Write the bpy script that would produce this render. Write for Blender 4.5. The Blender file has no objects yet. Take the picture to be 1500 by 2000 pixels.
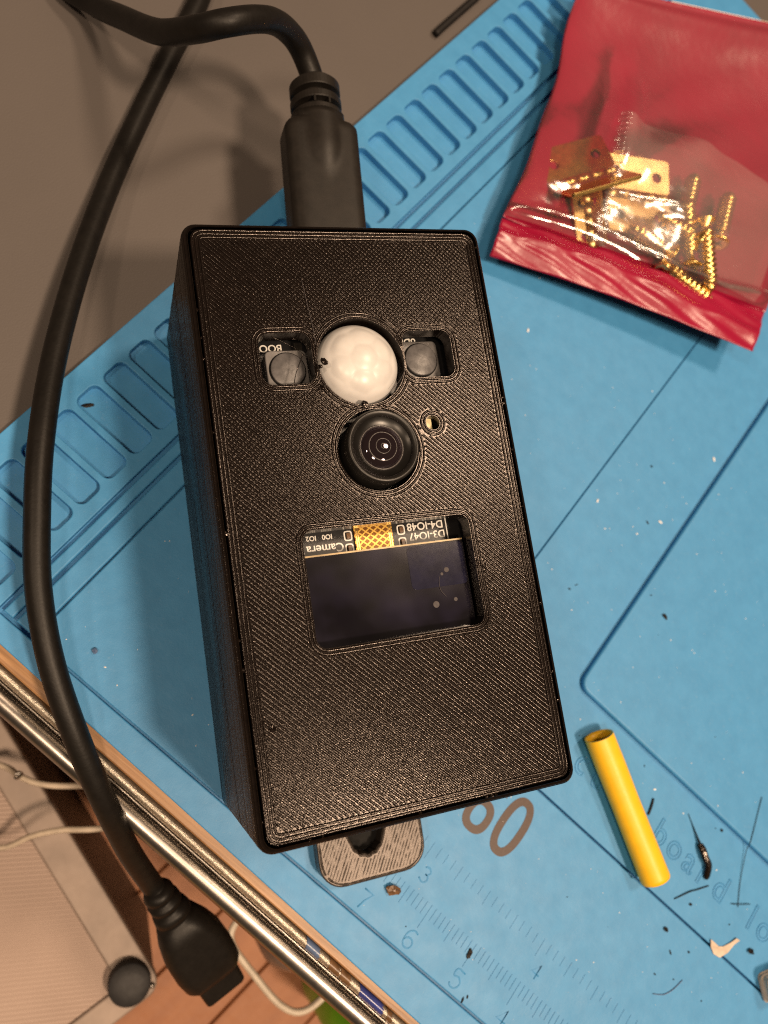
import bpy, math, random
import numpy as np
from mathutils import Vector, Matrix
random.seed(7); rng = np.random.default_rng(7)
S = 0.001                                   # all shapes are written in millimetres
scene = bpy.context.scene
COL = scene.collection
PI = math.pi

# ---------------------------------------------------------------- camera
cam_d = bpy.data.cameras.new('camera'); cam = bpy.data.objects.new('camera', cam_d); COL.objects.link(cam)
RX = Vector((0.72674545, 0.6137209, 0.30852507)); RY = Vector((0.67847188, -0.71151348, -0.1828236)); RZ = Vector((0.10731708, 0.3421918, -0.93348156))
cam.matrix_world = Matrix.Translation(Vector((-63.398, -27.797, 122.588)) * S) @ Matrix((RX, -RY, -RZ)).transposed().to_4x4()
cam_d.sensor_fit = 'VERTICAL'; cam_d.sensor_height = 36.0; cam_d.sensor_width = 27.0
cam_d.lens = 36.0 * 1549.6 / 2000.0
cam_d.clip_start = 0.004; cam_d.clip_end = 20.0
cam_d.dof.use_dof = True; cam_d.dof.focus_distance = 0.1; cam_d.dof.aperture_fstop = 26.0
scene.camera = cam

# ---------------------------------------------------------------- room light
world = bpy.data.worlds.new('World'); scene.world = world; world.use_nodes = True
bg = world.node_tree.nodes['Background']; bg.inputs['Color'].default_value = (1.0, 0.70, 0.47, 1); bg.inputs['Strength'].default_value = 0.085
WARM = (1.0, 0.73, 0.50)
def lamp(name, pos, target, size, watt, color=WARM):
    d = bpy.data.lights.new(name, 'AREA'); d.shape = 'DISK'; d.size = size; d.energy = watt; d.color = color
    o = bpy.data.objects.new(name, d); COL.objects.link(o)
    o.location = Vector(pos) * S
    o.rotation_euler = (Vector(target) - Vector(pos)).to_track_quat('-Z', 'Y').to_euler()
    return o
lamp('ceiling_or_glint_lamp', (512, -50, 1200), (-40, 0, 0), 0.15, 15.0)
lamp('ceiling_or_glint_lamp', (90, 620, 1250), (-40, 0, 0), 0.20, 8.0)
lamp('ceiling_or_glint_lamp', (60, -520, 1300), (-40, 0, 0), 0.20, 6.0)
lamp('ceiling_or_glint_lamp', (-620, -560, 1150), (-40, 0, 0), 0.12, 3.2)  # weak unseen lamp added for glints along the box's left edge
vs = scene.view_settings
vs.view_transform = 'Standard'; vs.look = 'None'; vs.exposure = 0.12; vs.gamma = 1.0; vs.use_curve_mapping = False
scene.cycles.max_bounces = 10; scene.cycles.transparent_max_bounces = 12
scene.cycles.caustics_reflective = False; scene.cycles.caustics_refractive = False
scene.cycles.use_denoising = False; scene.cycles.filter_width = 1.1; scene.cycles.use_adaptive_sampling = False; scene.cycles.sample_clamp_indirect = 4.0

# ---------------------------------------------------------------- materials
class NT:
    def __init__(s, name):
        s.m = bpy.data.materials.new(name); s.m.use_nodes = True; s.t = s.m.node_tree; s.n = s.t.nodes
        s.b = s.n['Principled BSDF']; s.out = s.n['Material Output']; s._tc = None
    def new(s, typ, **kw):
        n = s.n.new(typ)
        for k, v in kw.items(): setattr(n, k, v)
        return n
    def link(s, a, b): s.t.links.new(a, b)
    def mm(s):                                # object coordinates in millimetres
        if s._tc is None:
            tc = s.new('ShaderNodeTexCoord'); v = s.new('ShaderNodeVectorMath', operation='SCALE'); v.inputs['Scale'].default_value = 1000.0
            s.link(tc.outputs['Object'], v.inputs[0]); s._tc = v.outputs[0]
        return s._tc
    def rotated(s, scale=(1, 1, 1), rz=0.0):
        mp = s.new('ShaderNodeMapping'); mp.inputs['Scale'].default_value = scale; mp.inputs['Rotation'].default_value = (0, 0, rz)
        s.link(s.mm(), mp.inputs['Vector']); return mp.outputs[0]
    def noise(s, scale, detail=3, vec=None, rough=0.55):
        n = s.new('ShaderNodeTexNoise'); n.inputs['Scale'].default_value = scale; n.inputs['Detail'].default_value = detail; n.inputs['Roughness'].default_value = rough
        s.link(vec or s.mm(), n.inputs['Vector']); return n.outputs['Fac']
    def ramp(s, fac, stops):
        r = s.new('ShaderNodeValToRGB'); e = r.color_ramp.elements
        while len(e) < len(stops): e.new(0.5)
        for i, (p, c) in enumerate(stops): e[i].position = p; e[i].color = (c if len(c) == 4 else (*c, 1))
        s.link(fac, r.inputs['Fac']); return r.outputs['Color']
    def mix(s, fac, a, b):
        m = s.new('ShaderNodeMix', data_type='RGBA')
        for i, x in ((0, fac), (6, a), (7, b)):
            if hasattr(x, 'is_output'): s.link(x, m.inputs[i])
            elif i == 0: m.inputs[0].default_value = x
            else: m.inputs[i].default_value = (*x, 1)
        return m.outputs[2]
    def math(s, op, a, b=None):
        m = s.new('ShaderNodeMath', operation=op)
        for i, x in enumerate((a, b)):
            if x is None: continue
            if hasattr(x, 'is_output'): s.link(x, m.inputs[i])
            else: m.inputs[i].default_value = x
        return m.outputs[0]
    def bump(s, h, dist_mm, strength=1.0):
        b = s.new('ShaderNodeBump'); b.inputs['Distance'].default_value = dist_mm * S; b.inputs['Strength'].default_value = strength
        s.link(h, b.inputs['Height']); s.link(b.outputs[0], s.b.inputs['Normal'])
    def set(s, **kw):
        for k, v in kw.items():
            i = s.b.inputs[k.replace('_', ' ')]
            if hasattr(v, 'is_output'): s.link(v, i)
            else: i.default_value = (*v, 1) if isinstance(v, tuple) and len(v) == 3 else v
        return s

def simple(name, col, rough=0.5, spec=0.5, metal=0.0, var=0.25, vscale=0.6, bump=0.0, bscale=3.0, **kw):
    n = NT(name)
    f = n.noise(vscale, 4)
    lo = tuple(c * (1 - var) for c in col); hi = tuple(min(1, c * (1 + var)) for c in col)
    n.set(Base_Color=n.ramp(f, [(0.3, lo), (0.7, hi)]), Metallic=metal)
    n.b.inputs['Specular IOR Level'].default_value = spec
    r = n.math('MULTIPLY_ADD', n.noise(vscale * 3.1, 3), 0.25 * rough); r.node.inputs[2].default_value = rough * 0.87
    n.set(Roughness=r)
    if bump: n.bump(n.noise(bscale, 3), bump)
    for k, v in kw.items(): n.b.inputs[k.replace('_', ' ')].default_value = v
    return n.m

M = {}
def mat_silicone():
    n = NT('blue_silicone')
    big = n.noise(0.05, 4); fine = n.noise(2.2, 4); mid = n.noise(0.35, 5)
    c = n.ramp(mid, [(0.3, (0.042, 0.238, 0.505)), (0.7, (0.054, 0.276, 0.570))])
    c2 = n.mix(n.math('MULTIPLY', big, 0.35), c, (0.080, 0.268, 0.52))
    # fine pale dust in the silicone surface
    dust = n.ramp(fine, [(0.60, (0, 0, 0)), (0.80, (1, 1, 1))])
    c3 = n.mix(n.math('MULTIPLY', dust, 0.16), c2, (0.35, 0.40, 0.42))
    r = n.math('MULTIPLY_ADD', n.noise(0.25, 4), 0.18); r.node.inputs[2].default_value = 0.40
    n.set(Base_Color=c3, Roughness=r); n.b.inputs['Specular IOR Level'].default_value = 0.42
    h = n.math('ADD', n.math('MULTIPLY', n.noise(5.0, 3), 0.5), n.math('MULTIPLY', n.noise(0.5, 3), 1.2))
    n.bump(h, 0.035)
    return n.m
M['silicone'] = mat_silicone()
def mat_print(name, col, rough, var=0.3):
    n = NT(name)
    f = n.noise(1.1, 4); g = n.noise(9.0, 2)
    n.set(Base_Color=n.ramp(f, [(0.3, tuple(c * (1 - var) for c in col)), (0.7, tuple(c * (1 + var) for c in col))]))
    r = n.math('MULTIPLY_ADD', g, 0.20); r.node.inputs[2].default_value = rough - 0.10
    n.set(Roughness=r); n.b.inputs['Specular IOR Level'].default_value = 0.46
    n.b.inputs['Specular Tint'].default_value = (1.0, 0.89, 0.83, 1)
    n.bump(n.math('ADD', g, n.math('MULTIPLY', n.noise(3.0, 3), 0.8)), 0.012)
    return n.m
M['print'] = mat_print('black_printed_plastic', (0.0066, 0.0044, 0.0036), 0.165)
M['print_tab'] = mat_print('black_printed_plastic_first_layer', (0.034, 0.028, 0.024), 0.33)
M['cable'] = simple('black_cable_rubber', (0.007, 0.006, 0.0052), 0.46, 0.25, bump=0.02, bscale=2.5)
M['plug'] = simple('matt_black_plug', (0.011, 0.009, 0.0075), 0.46, 0.34, bump=0.006, bscale=8.0)
M['plug_dark'] = simple('black_groove', (0.008, 0.007, 0.007), 0.6, 0.3)
M['black_matt'] = simple('matt_black_inside', (0.006, 0.006, 0.006), 0.7, 0.2)
M['black_gloss'] = simple('glossy_black_barrel', (0.008, 0.0075, 0.007), 0.22, 0.5)
M['black_satin'] = simple('satin_black_barrel', (0.012, 0.011, 0.010), 0.38, 0.5)
M['black_cone'] = simple('dark_lens_cone', (0.006, 0.0055, 0.005), 0.3, 0.35)
M['iris'] = simple('grey_iris', (0.05, 0.045, 0.045), 0.3, 0.5)
M['pcb'] = simple('black_solder_mask', (0.008, 0.008, 0.009), 0.35, 0.5)
M['silk'] = simple('white_silkscreen', (0.75, 0.74, 0.70), 0.6, var=0.08, vscale=4)
M['button'] = simple('grey_button_plastic', (0.10, 0.097, 0.10), 0.38, 0.5, var=0.3, vscale=0.9, bump=0.02, bscale=3)
M['button_frame'] = simple('grey_button_frame', (0.125, 0.12, 0.12), 0.4, 0.5)
M['yellow'] = simple('yellow_heat_shrink', (0.86, 0.50, 0.016), 0.42, 0.4, var=0.05, vscale=0.5, bump=0.01, bscale=4)
M['brass'] = simple('brass', (0.80, 0.54, 0.19), 0.27, metal=1.0, var=0.2, vscale=1.0)
M['brass_pale'] = simple('pale_brass', (0.70, 0.50, 0.22), 0.36, metal=1.0, var=0.2, vscale=0.4)
M['cream'] = simple('cream_plastic', (0.80, 0.70, 0.42), 0.5, var=0.1)
M['brown_ink'] = simple('brown_print_ink', (0.060, 0.037, 0.031), 0.5, 0.4, var=0.15, vscale=2.0)
M['paper'] = simple('white_paper', (0.80, 0.76, 0.68), 0.75, 0.2, var=0.05, vscale=0.3)
M['flake'] = simple('beige_flake', (0.55, 0.45, 0.36), 0.6, var=0.2)
M['white_dust'] = simple('white_dust', (0.85, 0.85, 0.83), 0.5, var=0.1)
M['green'] = simple('green_plastic', (0.16, 0.42, 0.02), 0.4, var=0.2, vscale=0.1)
M['wire_beige'] = simple('pale_coated_wire', (0.52, 0.45, 0.36), 0.4, var=0.12, vscale=0.5)
M['wire_clear'] = simple('pale_beige_cord', (0.50, 0.42, 0.33), 0.45, var=0.15, vscale=0.5)
M['steel'] = simple('chromed_steel', (0.33, 0.305, 0.28), 0.30, metal=1.0, var=0.15, vscale=0.4)
M['blue_reflection'] = simple('blue_reflected_tint', (0.035, 0.05, 0.22), 0.25, 0.6, var=0.2)
M['blue_pale'] = simple('glossy_grey_blue', (0.10, 0.15, 0.27), 0.3, 0.6, var=0.15)
M['brown_gloss'] = simple('glossy_brown', (0.14, 0.075, 0.035), 0.35, 0.5, var=0.35, vscale=1.2)
M['rubber'] = simple('black_rubber_foot', (0.02, 0.019, 0.02), 0.6, 0.4, var=0.3, vscale=0.3, bump=0.05, bscale=1.5)
M['glass_grey'] = simple('smoky_grey_plastic', (0.14, 0.13, 0.12), 0.25, 0.5, var=0.4, vscale=0.08)
def mat_desk():
    n = NT('dark_desk_laminate')
    f = n.noise(0.03, 4); g = n.noise(1.6, 4)
    c = n.mix(n.math('MULTIPLY', g, 0.5), n.ramp(f, [(0.3, (0.088, 0.077, 0.072)), (0.7, (0.102, 0.089, 0.083))]), (0.104, 0.091, 0.085))
    n.set(Base_Color=c, Roughness=0.55); n.b.inputs['Specular IOR Level'].default_value = 0.35
    n.bump(n.noise(3.5, 2), 0.04); return n.m
M['desk'] = mat_desk()
def mat_wood():
    n = NT('orange_wood_edge')
    v = n.rotated((0.06, 1.6, 1.6)); f = n.noise(1.0, 6, v)
    n.set(Base_Color=n.ramp(f, [(0.25, (0.20, 0.095, 0.038)), (0.55, (0.36, 0.19, 0.08)), (0.8, (0.44, 0.25, 0.12))]), Roughness=0.42)
    n.bump(f, 0.06); return n.m
M['wood'] = mat_wood()
def mat_foil():
    n = NT('crazed_metal_strip')
    v = n.rotated((0.5, 3.2, 3.2)); f = n.noise(2.0, 5, v, 0.7)
    n.set(Base_Color=n.ramp(f, [(0.33, (0.22, 0.17, 0.12)), (0.46, (0.55, 0.50, 0.42)), (0.7, (0.68, 0.63, 0.54))]), Metallic=0.85, Roughness=0.38)
    n.bump(f, 0.10); return n.m
M['foil'] = mat_foil()
def mat_red():
    n = NT('red_plastic_film')
    f = n.noise(0.06, 4)
    n.set(Base_Color=n.ramp(f, [(0.3, (0.26, 0.0045, 0.030)), (0.7, (0.32, 0.0065, 0.040))]), Roughness=0.30)
    n.b.inputs['Specular IOR Level'].default_value = 0.5
    n.bump(n.noise(0.2, 3), 0.12); return n.m
M['red'] = mat_red()
def mat_film(name, haze_amount, freq):
    n = NT(name); t = n.t
    n.n.remove(n.b)
    tr = n.new('ShaderNodeBsdfTransparent'); tr.inputs[0].default_value = (0.97, 0.96, 0.95, 1)
    gl = n.new('ShaderNodeBsdfGlossy'); gl.inputs['Roughness'].default_value = 0.13; gl.inputs[0].default_value = (1, 1, 1, 1)
    df = n.new('ShaderNodeBsdfDiffuse'); df.inputs[0].default_value = (0.8, 0.78, 0.74, 1)
    lw = n.new('ShaderNodeFresnel'); lw.inputs['IOR'].default_value = 1.6
    b = n.new('ShaderNodeBump'); b.inputs['Distance'].default_value = 0.8 * S; b.inputs['Strength'].default_value = 0.35
    v = n.rotated((0.5, 1.1, 1), 0.6)
    n.link(n.noise(freq, 2, v, 0.45), b.inputs['Height'])
    n.link(b.outputs[0], gl.inputs['Normal']); n.link(b.outputs[0], lw.inputs['Normal'])
    haze = n.new('ShaderNodeMixShader'); haze.inputs[0].default_value = haze_amount
    n.link(tr.outputs[0], haze.inputs[1]); n.link(df.outputs[0], haze.inputs[2])
    mx = n.new('ShaderNodeMixShader')
    n.link(n.math('MULTIPLY', lw.outputs[0], 1.0), mx.inputs[0]); n.link(haze.outputs[0], mx.inputs[1]); n.link(gl.outputs[0], mx.inputs[2])
    n.link(mx.outputs[0], n.out.inputs['Surface']); return n.m
M['film'] = mat_film('clear_plastic_film', 0.03, 0.22)
M['pouch'] = mat_film('hazy_pouch_film', 0.11, 0.25)
def mat_pir():
    n = NT('milky_sensor_dome')
    f = n.noise(0.4, 3)
    n.set(Base_Color=n.ramp(f, [(0.3, (0.58, 0.57, 0.565)), (0.7, (0.66, 0.65, 0.64))]), Roughness=0.33)
    n.b.inputs['Subsurface Weight'].default_value = 0.06; n.b.inputs['Subsurface Radius'].default_value = (0.002, 0.0016, 0.0012); n.b.inputs['Subsurface Scale'].default_value = 0.6
    return n.m
M['pir'] = mat_pir()
def mat_screen():
    n = NT('dark_display_glass')
    f = n.noise(0.16, 2, n.rotated((1, 1, 1), 0.5)); g = n.noise(0.12, 2)
    n.set(Base_Color=n.ramp(f, [(0.40, (0.0035, 0.0028, 0.0058)), (0.70, (0.012, 0.0105, 0.024))]))
    r = n.math('MULTIPLY_ADD', g, 0.14); r.node.inputs[2].default_value = 0.06
    n.set(Roughness=r); n.b.inputs['Specular IOR Level'].default_value = 0.6
    return n.m
M['screen'] = mat_screen()
M['screen_patch'] = simple('purple_blue_polariser', (0.009, 0.009, 0.026), 0.12, 0.6, var=0.25, vscale=0.5)
M['spot'] = simple('pale_dust_spot', (0.085, 0.077, 0.080), 0.7, 0.2, var=0.2, vscale=3)
M['glass_edge'] = simple('display_glass_edge', (0.45, 0.34, 0.18), 0.3, 0.5, var=0.3, vscale=0.5)
def mat_flex():
    n = NT('gold_flex_circuit')
    a = n.rotated((1, 1, 1), math.radians(52)); b = n.rotated((1, 1, 1), math.radians(-52))
    def lines(v):
        sp = n.new('ShaderNodeSeparateXYZ'); n.link(v, sp.inputs[0])
        return n.math('GREATER_THAN', n.math('FRACT', n.math('MULTIPLY', sp.outputs[0], 1.55)), 0.70)
    g = n.math('MAXIMUM', lines(a), lines(b))
    n.set(Base_Color=n.mix(g, (0.20, 0.075, 0.01), (0.82, 0.50, 0.10)), Roughness=0.35, Metallic=0.4); n.bump(g, 0.03); return n.m
M['flex'] = mat_flex()
def mat_case_panel():
    n = NT('ribbed_aluminium_panel')
    v = n.rotated((1, 1, 1), math.radians(33))
    w = n.new('ShaderNodeTexWave', wave_type='BANDS', bands_direction='X', wave_profile='SIN'); w.inputs['Scale'].default_value = 0.36; w.inputs['Distortion'].default_value = 0.15; w.inputs['Detail'].default_value = 1
    n.link(v, w.inputs['Vector'])
    f = n.noise(0.05, 3); g = n.noise(2.5, 3)
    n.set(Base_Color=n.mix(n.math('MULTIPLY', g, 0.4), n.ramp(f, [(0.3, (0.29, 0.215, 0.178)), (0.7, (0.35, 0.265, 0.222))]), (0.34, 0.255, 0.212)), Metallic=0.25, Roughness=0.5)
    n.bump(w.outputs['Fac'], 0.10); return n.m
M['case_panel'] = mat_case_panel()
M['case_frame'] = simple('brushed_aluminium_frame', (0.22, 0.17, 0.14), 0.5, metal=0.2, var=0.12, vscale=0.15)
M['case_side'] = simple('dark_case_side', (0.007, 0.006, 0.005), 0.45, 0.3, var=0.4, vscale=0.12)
def mat_tile():
    n = NT('orange_wood_plank')
    f = n.noise(0.12, 5, n.rotated((0.15, 1.5, 1)))
    n.set(Base_Color=n.ramp(f, [(0.3, (0.27, 0.095, 0.032)), (0.7, (0.36, 0.14, 0.050))]), Roughness=0.55); n.bump(n.noise(0.2, 3), 0.3); return n.m
M['tile'] = mat_tile()
M['grout'] = simple('greenish_grout', (0.30, 0.24, 0.13), 0.85, 0.2, vscale=0.1)

# ---------------------------------------------------------------- mesh helpers
def mk(name, verts, faces, mat, parent=None, smooth=False, loc=None):
    me = bpy.data.meshes.new(name)
    me.from_pydata([tuple(c * S for c in v) for v in np.asarray(verts, float)], [], faces)
    me.validate(); me.update()
    if mat is not None: me.materials.append(M[mat] if isinstance(mat, str) else mat)
    if smooth: me.polygons.foreach_set('use_smooth', [True] * len(me.polygons))
    o = bpy.data.objects.new(name, me); COL.objects.link(o)
    if parent: o.parent = parent
    if loc: o.location = Vector(loc) * S
    return o
def empty(name, loc=(0, 0, 0), rz=0.0):
    o = bpy.data.objects.new(name, None); COL.objects.link(o); o.location = Vector(loc) * S; o.rotation_euler = (0, 0, rz); o.empty_display_size = 0.005
    return o
def tag(o, label, cat, group=None):
    o['label'] = label; o['category'] = cat
    if group: o['group'] = group
    return o
class MB:
    def __init__(s): s.v = []; s.f = []
    def add(s, V, F):
        k = len(s.v); s.v += [tuple(map(float, p)) for p in V]; s.f += [tuple(i + k for i in f) for f in F]; return s
    def build(s, name, mat, parent=None, smooth=False, loc=None): return mk(name, s.v, s.f, mat, parent, smooth, loc)
def rr(w, h, r, n=6, cx=0.0, cy=0.0):
    r = max(r, 1e-3); P = []
    for sx, sy, a0 in ((1, 1, 0), (-1, 1, 90), (-1, -1, 180), (1, -1, 270)):
        for k in range(n + 1):
            a = math.radians(a0 + 90 * k / n); P.append((cx + sx * (w / 2 - r) + r * math.cos(a), cy + sy * (h / 2 - r) + r * math.sin(a)))
    return P
def circ(cx, cy, r, n=48): return [(cx + r * math.cos(2 * PI * k / n), cy + r * math.sin(2 * PI * k / n)) for k in range(n)]
def fill(outline, holes, z0, z1, bevel=0.0, res=2):
    """solid plate with holes and rounded rims (from a filled curve), as vertices and faces in mm"""
    cu = bpy.data.curves.new('tmp', 'CURVE'); cu.dimensions = '2D'; cu.fill_mode = 'BOTH'
    cu.extrude = (z1 - z0) / 2 - bevel; cu.bevel_depth = bevel; cu.bevel_resolution = res; cu.offset = -bevel
    for pts in [outline] + list(holes):
        sp = cu.splines.new('POLY'); sp.points.add(len(pts) - 1)
        for p, q in zip(sp.points, pts): p.co = (q[0], q[1], 0, 1)
        sp.use_cyclic_u = True
    return _curve_mesh(cu, (z0 + z1) / 2)
def _curve_mesh(cu, dz=0.0):
    o = bpy.data.objects.new('tmp', cu); COL.objects.link(o)
    dg = bpy.context.evaluated_depsgraph_get(); dg.update()
    me = bpy.data.meshes.new_from_object(o.evaluated_get(dg))
    V = np.array([v.co[:] for v in me.vertices]).reshape(-1, 3) + np.array([0, 0, dz]); F = [tuple(p.vertices) for p in me.polygons]
    bpy.data.objects.remove(o); bpy.data.meshes.remove(me); bpy.data.curves.remove(cu)
    return V, F
def text(s, size, depth=0.02, outline=0.0, align='CENTER', shear=0.0, offset=0.0):
    cu = bpy.data.curves.new('tmp', 'FONT'); cu.body = s; cu.size = size; cu.align_x = align; cu.align_y = 'CENTER'; cu.resolution_u = 4; cu.shear = shear; cu.offset = offset
    if outline: cu.fill_mode = 'NONE'; cu.bevel_depth = outline; cu.bevel_resolution = 1
    else: cu.extrude = depth / 2
    return _curve_mesh(cu)
def place(V, x, y, z, a=0.0, sx=1.0, sy=1.0):
    V = np.asarray(V, float).copy(); V[:, 0] *= sx; V[:, 1] *= sy
    c, s = math.cos(a), math.sin(a)
    return np.c_[V[:, 0] * c - V[:, 1] * s + x, V[:, 0] * s + V[:, 1] * c + y, V[:, 2] + z]
def box(x0, x1, y0, y1, z0, z1):
    V = [(x, y, z) for z in (z0, z1) for y in (y0, y1) for x in (x0, x1)]
    return V, [(0, 2, 3, 1), (4, 5, 7, 6), (0, 1, 5, 4), (2, 6, 7, 3), (0, 4, 6, 2), (1, 3, 7, 5)]
def loft(rings, cap0=True, cap1=True, close=True):
    n = len(rings[0]); V = [p for r in rings for p in r]; F = []
    for i in range(len(rings) - 1):
        for k in range(n if close else n - 1):
            a, b = i * n + k, i * n + (k + 1) % n; F.append((a, b, b + n, a + n))
    if cap0: F.append(tuple(range(n - 1, -1, -1)))
    if cap1: F.append(tuple(range((len(rings) - 1) * n, len(rings) * n)))
    return V, F
def lathe(prof, cx=0.0, cy=0.0, n=48, cap0=True, cap1=True):
    return loft([[(cx + r * math.cos(2 * PI * k / n), cy + r * math.sin(2 * PI * k / n), z) for k in range(n)] for r, z in prof], cap0, cap1)
def spline(P, per=10):
    P = np.asarray(P, float); Q = np.vstack([2 * P[0] - P[1], P, 2 * P[-1] - P[-2]]); out = []
    for i in range(1, len(Q) - 2):
        for t in np.linspace(0, 1, per, endpoint=False):
            p0, p1, p2, p3 = Q[i - 1:i + 3]
            out.append(0.5 * (2 * p1 + (p2 - p0) * t + (2 * p0 - 5 * p1 + 4 * p2 - p3) * t * t + (3 * p1 - p0 - 3 * p2 + p3) * t ** 3))
    return np.array(out + [P[-1]])
def tube(P, r, n=16, up=(0, 0, 1), flat=1.0, cap=True):
    P = np.asarray(P, float); N = len(P); r = np.full(N, r) if np.isscalar(r) else np.asarray(r)
    T = np.gradient(P, axis=0); T /= np.linalg.norm(T, axis=1)[:, None]
    rings = []; u = np.array(up, float)
    s = np.cross(T[0], u); s /= np.linalg.norm(s)
    for i in range(N):
        s = s - T[i] * (s @ T[i]); s /= np.linalg.norm(s); w = np.cross(s, T[i])
        rings.append([P[i] + r[i] * (math.cos(a) * s + flat * math.sin(a) * w) for a in np.linspace(0, 2 * PI, n, endpoint=False)])
    return loft(rings, cap, cap)
def extrude_profile(prof, p0, p1, closed=False):
    """prof: (offset across, z) pairs, swept along a straight line p0 -> p1 in plan; offset grows to the right of the run"""
    d = np.array(p1, float) - np.array(p0, float); L = np.linalg.norm(d); d /= L; nrm = np.array([d[1], -d[0]])
    rings = []
    for t in np.linspace(0, L, 40):
        rings.append([(*(np.array(p0) + d * t + nrm * o), z) for o, z in prof])
    return loft(rings, False, False, closed)

# ================================================================ the setting: desk, floor
desk = empty('desk'); desk['kind'] = 'structure'
DE0, DE1 = (-330.0, -32.3), (330.0, -46.8)         # line of the desk's front edge
def edge_v(u): return DE0[1] + (u - DE0[0]) * (DE1[1] - DE0[1]) / (DE1[0] - DE0[0])
V, F = fill([(-330, edge_v(-330) + 6), (330, edge_v(330) + 6), (330, 330), (-330, 330)], [], -26, -2.0, 0.4)
mk('desk_top', V, F, 'desk', desk)
V, F = extrude_profile([(-6.01, -26), (-6.01, -2.05), (-0.2, -2.0), (0.0, -2.2), (0.0, -26)], DE0, DE1); mk('wood_edge', V, F, 'wood', desk)
pr = [(0.02, -9)] + [(0.08 + 0.8 + 0.85 * math.sin(a), -4.1 + 1.9 * math.cos(a)) for a in np.linspace(-PI / 2, PI / 2, 12)] + [(1.75, -9)]
V, F = extrude_profile(pr, DE0, DE1); mk('metal_strip', V, F, 'foil', desk, True)
pr = [(1.9, -10)] + [(1.9 + 0.22 - 0.22 * math.cos(a), -5.6 + 0.45 * math.sin(a)) for a in np.linspace(0, PI, 7)] + [(2.36, -7.5)]
V, F = extrude_profile(pr, DE0, DE1); mk('metal_lip', V, F, 'steel', desk, True)
pr = [(4.0 + 1.65 * math.sin(a), -7.5 + 1.65 * math.cos(a)) for a in np.linspace(0, 2 * PI, 28, endpoint=False)]
V, F = extrude_profile(pr, DE0, DE1, True); mk('chrome_tube', V, F, 'steel', desk, True)
# painted reflections: coloured patches laid on the metal strip
def strip_patch(u0, u1, mat, name, lift=0.08):
    d = np.array(DE1) - np.array(DE0); d /= np.linalg.norm(d)
    p0 = np.array([u0, edge_v(u0)]); p1 = np.array([u1, edge_v(u1)])
    pr = [(0.08 + 0.8 + (0.85 + lift) * math.sin(a), -4.1 + (1.9 + lift) * math.cos(a)) for a in np.linspace(-1.15, 1.45, 12)]
    rings = []; nrm = np.array([d[1], -d[0]])
    for i, t in enumerate(np.linspace(0, np.linalg.norm(p1 - p0), 8)):
        rings.append([(*(p0 + d * (t + 0.35 * math.sin(3.1 * k + i) * (i in (0, 7)) + 0.12 * (k - 6)) + nrm * o), z) for k, (o, z) in enumerate(pr)])
    V, F = loft(rings, False, False, False); mk(name, V, F, mat, desk, True)
strip_patch(-15.6, -13.0, 'blue_pale', 'reflection_patch')
strip_patch(-10.9, -8.8, 'brown_gloss', 'reflection_patch'); strip_patch(-8.6, -6.6, 'brown_gloss', 'reflection_patch')
strip_patch(-4.6, 0.2, 'blue_reflection', 'reflection_patch')
strip_patch(1.1, 2.1, 'brown_gloss', 'reflection_patch')

floor = empty('floor', (0, 0, -110)); floor['kind'] = 'structure'
V, F = box(-700, 700, -700, 600, -12, -3); mk('joint_bed', V, F, 'grout', floor)
V, F = fill(rr(160, 18.8, 0.5, 2), [], -4, 0, 0.35, 1)
plank0 = mk('plank', V, F, 'tile', floor)
k = 0; ta = math.radians(82)
for i in range(-4, 4):
    for j in range(-18, 14):
        lx, ly = i * 160.6 + (j % 3) * 47, -9.65 + j * 19.3
        x = -18.8 + lx * math.cos(ta) - ly * math.sin(ta); y = -57.3 + lx * math.sin(ta) + ly * math.cos(ta)
        if abs(x) > 270 or y < -260 or y > 160: continue
        t = plank0 if k == 0 else plank0.copy()
        if k: COL.objects.link(t); t.parent = floor
        t.location = Vector((x, y, random.uniform(-0.2, 0.2))) * S; t.rotation_euler = (0, 0, ta + random.choice((0, PI)))
        k += 1

# ================================================================ the silicone mat
mat = tag(empty('silicone_mat', (0, 0, 0)), 'blue silicone soldering mat with slots, ruler and embossed lettering on the desk', 'work mat')
def mat_edge(u): return -35.9 - 0.030 * (u + 78)
UR, VT = 118.0, 168.0
V, F = fill([(-98.6, mat_edge(-98.6) + 0.4), (UR, mat_edge(UR) + 0.4), (UR, VT), (-98.6, VT)], [], -1.98, -1.5, 0.1); mk('base', V, F, 'silicone', mat)
def panel(name, pts, z0=-1.6, z1=0.0, bevel=0.28, holes=()):
    V, F = fill(pts, holes, z0, z1, bevel, 3); return mk(name, V, F, 'silicone', mat)
slots = []
for kk in range(-7, 31):
    v1 = 0.45 + 5.432 * kk
    if v1 - 4.2 < mat_edge(-90) + 1.2: continue
    slots.append(rr(12.1, 4.3, 1.2, 5, -89.75, v1 - 2.07))
panel('slot_strip', [(-99.3, mat_edge(-99.3) + 0.2), (-81.6, mat_edge(-81.6) + 0.2), (-81.6, VT), (-99.3, VT)], bevel=0.18, holes=slots)
panel('ridge', [(-80.9, -32.3), (-79.2, -32.3), (-79.2, VT), (-80.9, VT)], z1=-0.08, bevel=0.3)
panel('border', [(-78.6, -32.3), (-75.45, -32.3), (-75.45, VT), (-78.6, VT)], bevel=0.3)
panel('front_border', [(-81.0, mat_edge(-81.0)), (UR, mat_edge(UR)), (UR, -32.85), (-81.0, -32.85)], bevel=0.22)
panel('ruler_panel', [(-75.2, -32.5), (UR, -32.5), (UR, -0.15), (-75.2, -0.15)], bevel=0.2)
panel('main_panel', [(-75.2, 0.22), (-24.0, 0.22), (-24.0, VT), (-75.2, VT)], bevel=0.14)
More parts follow.
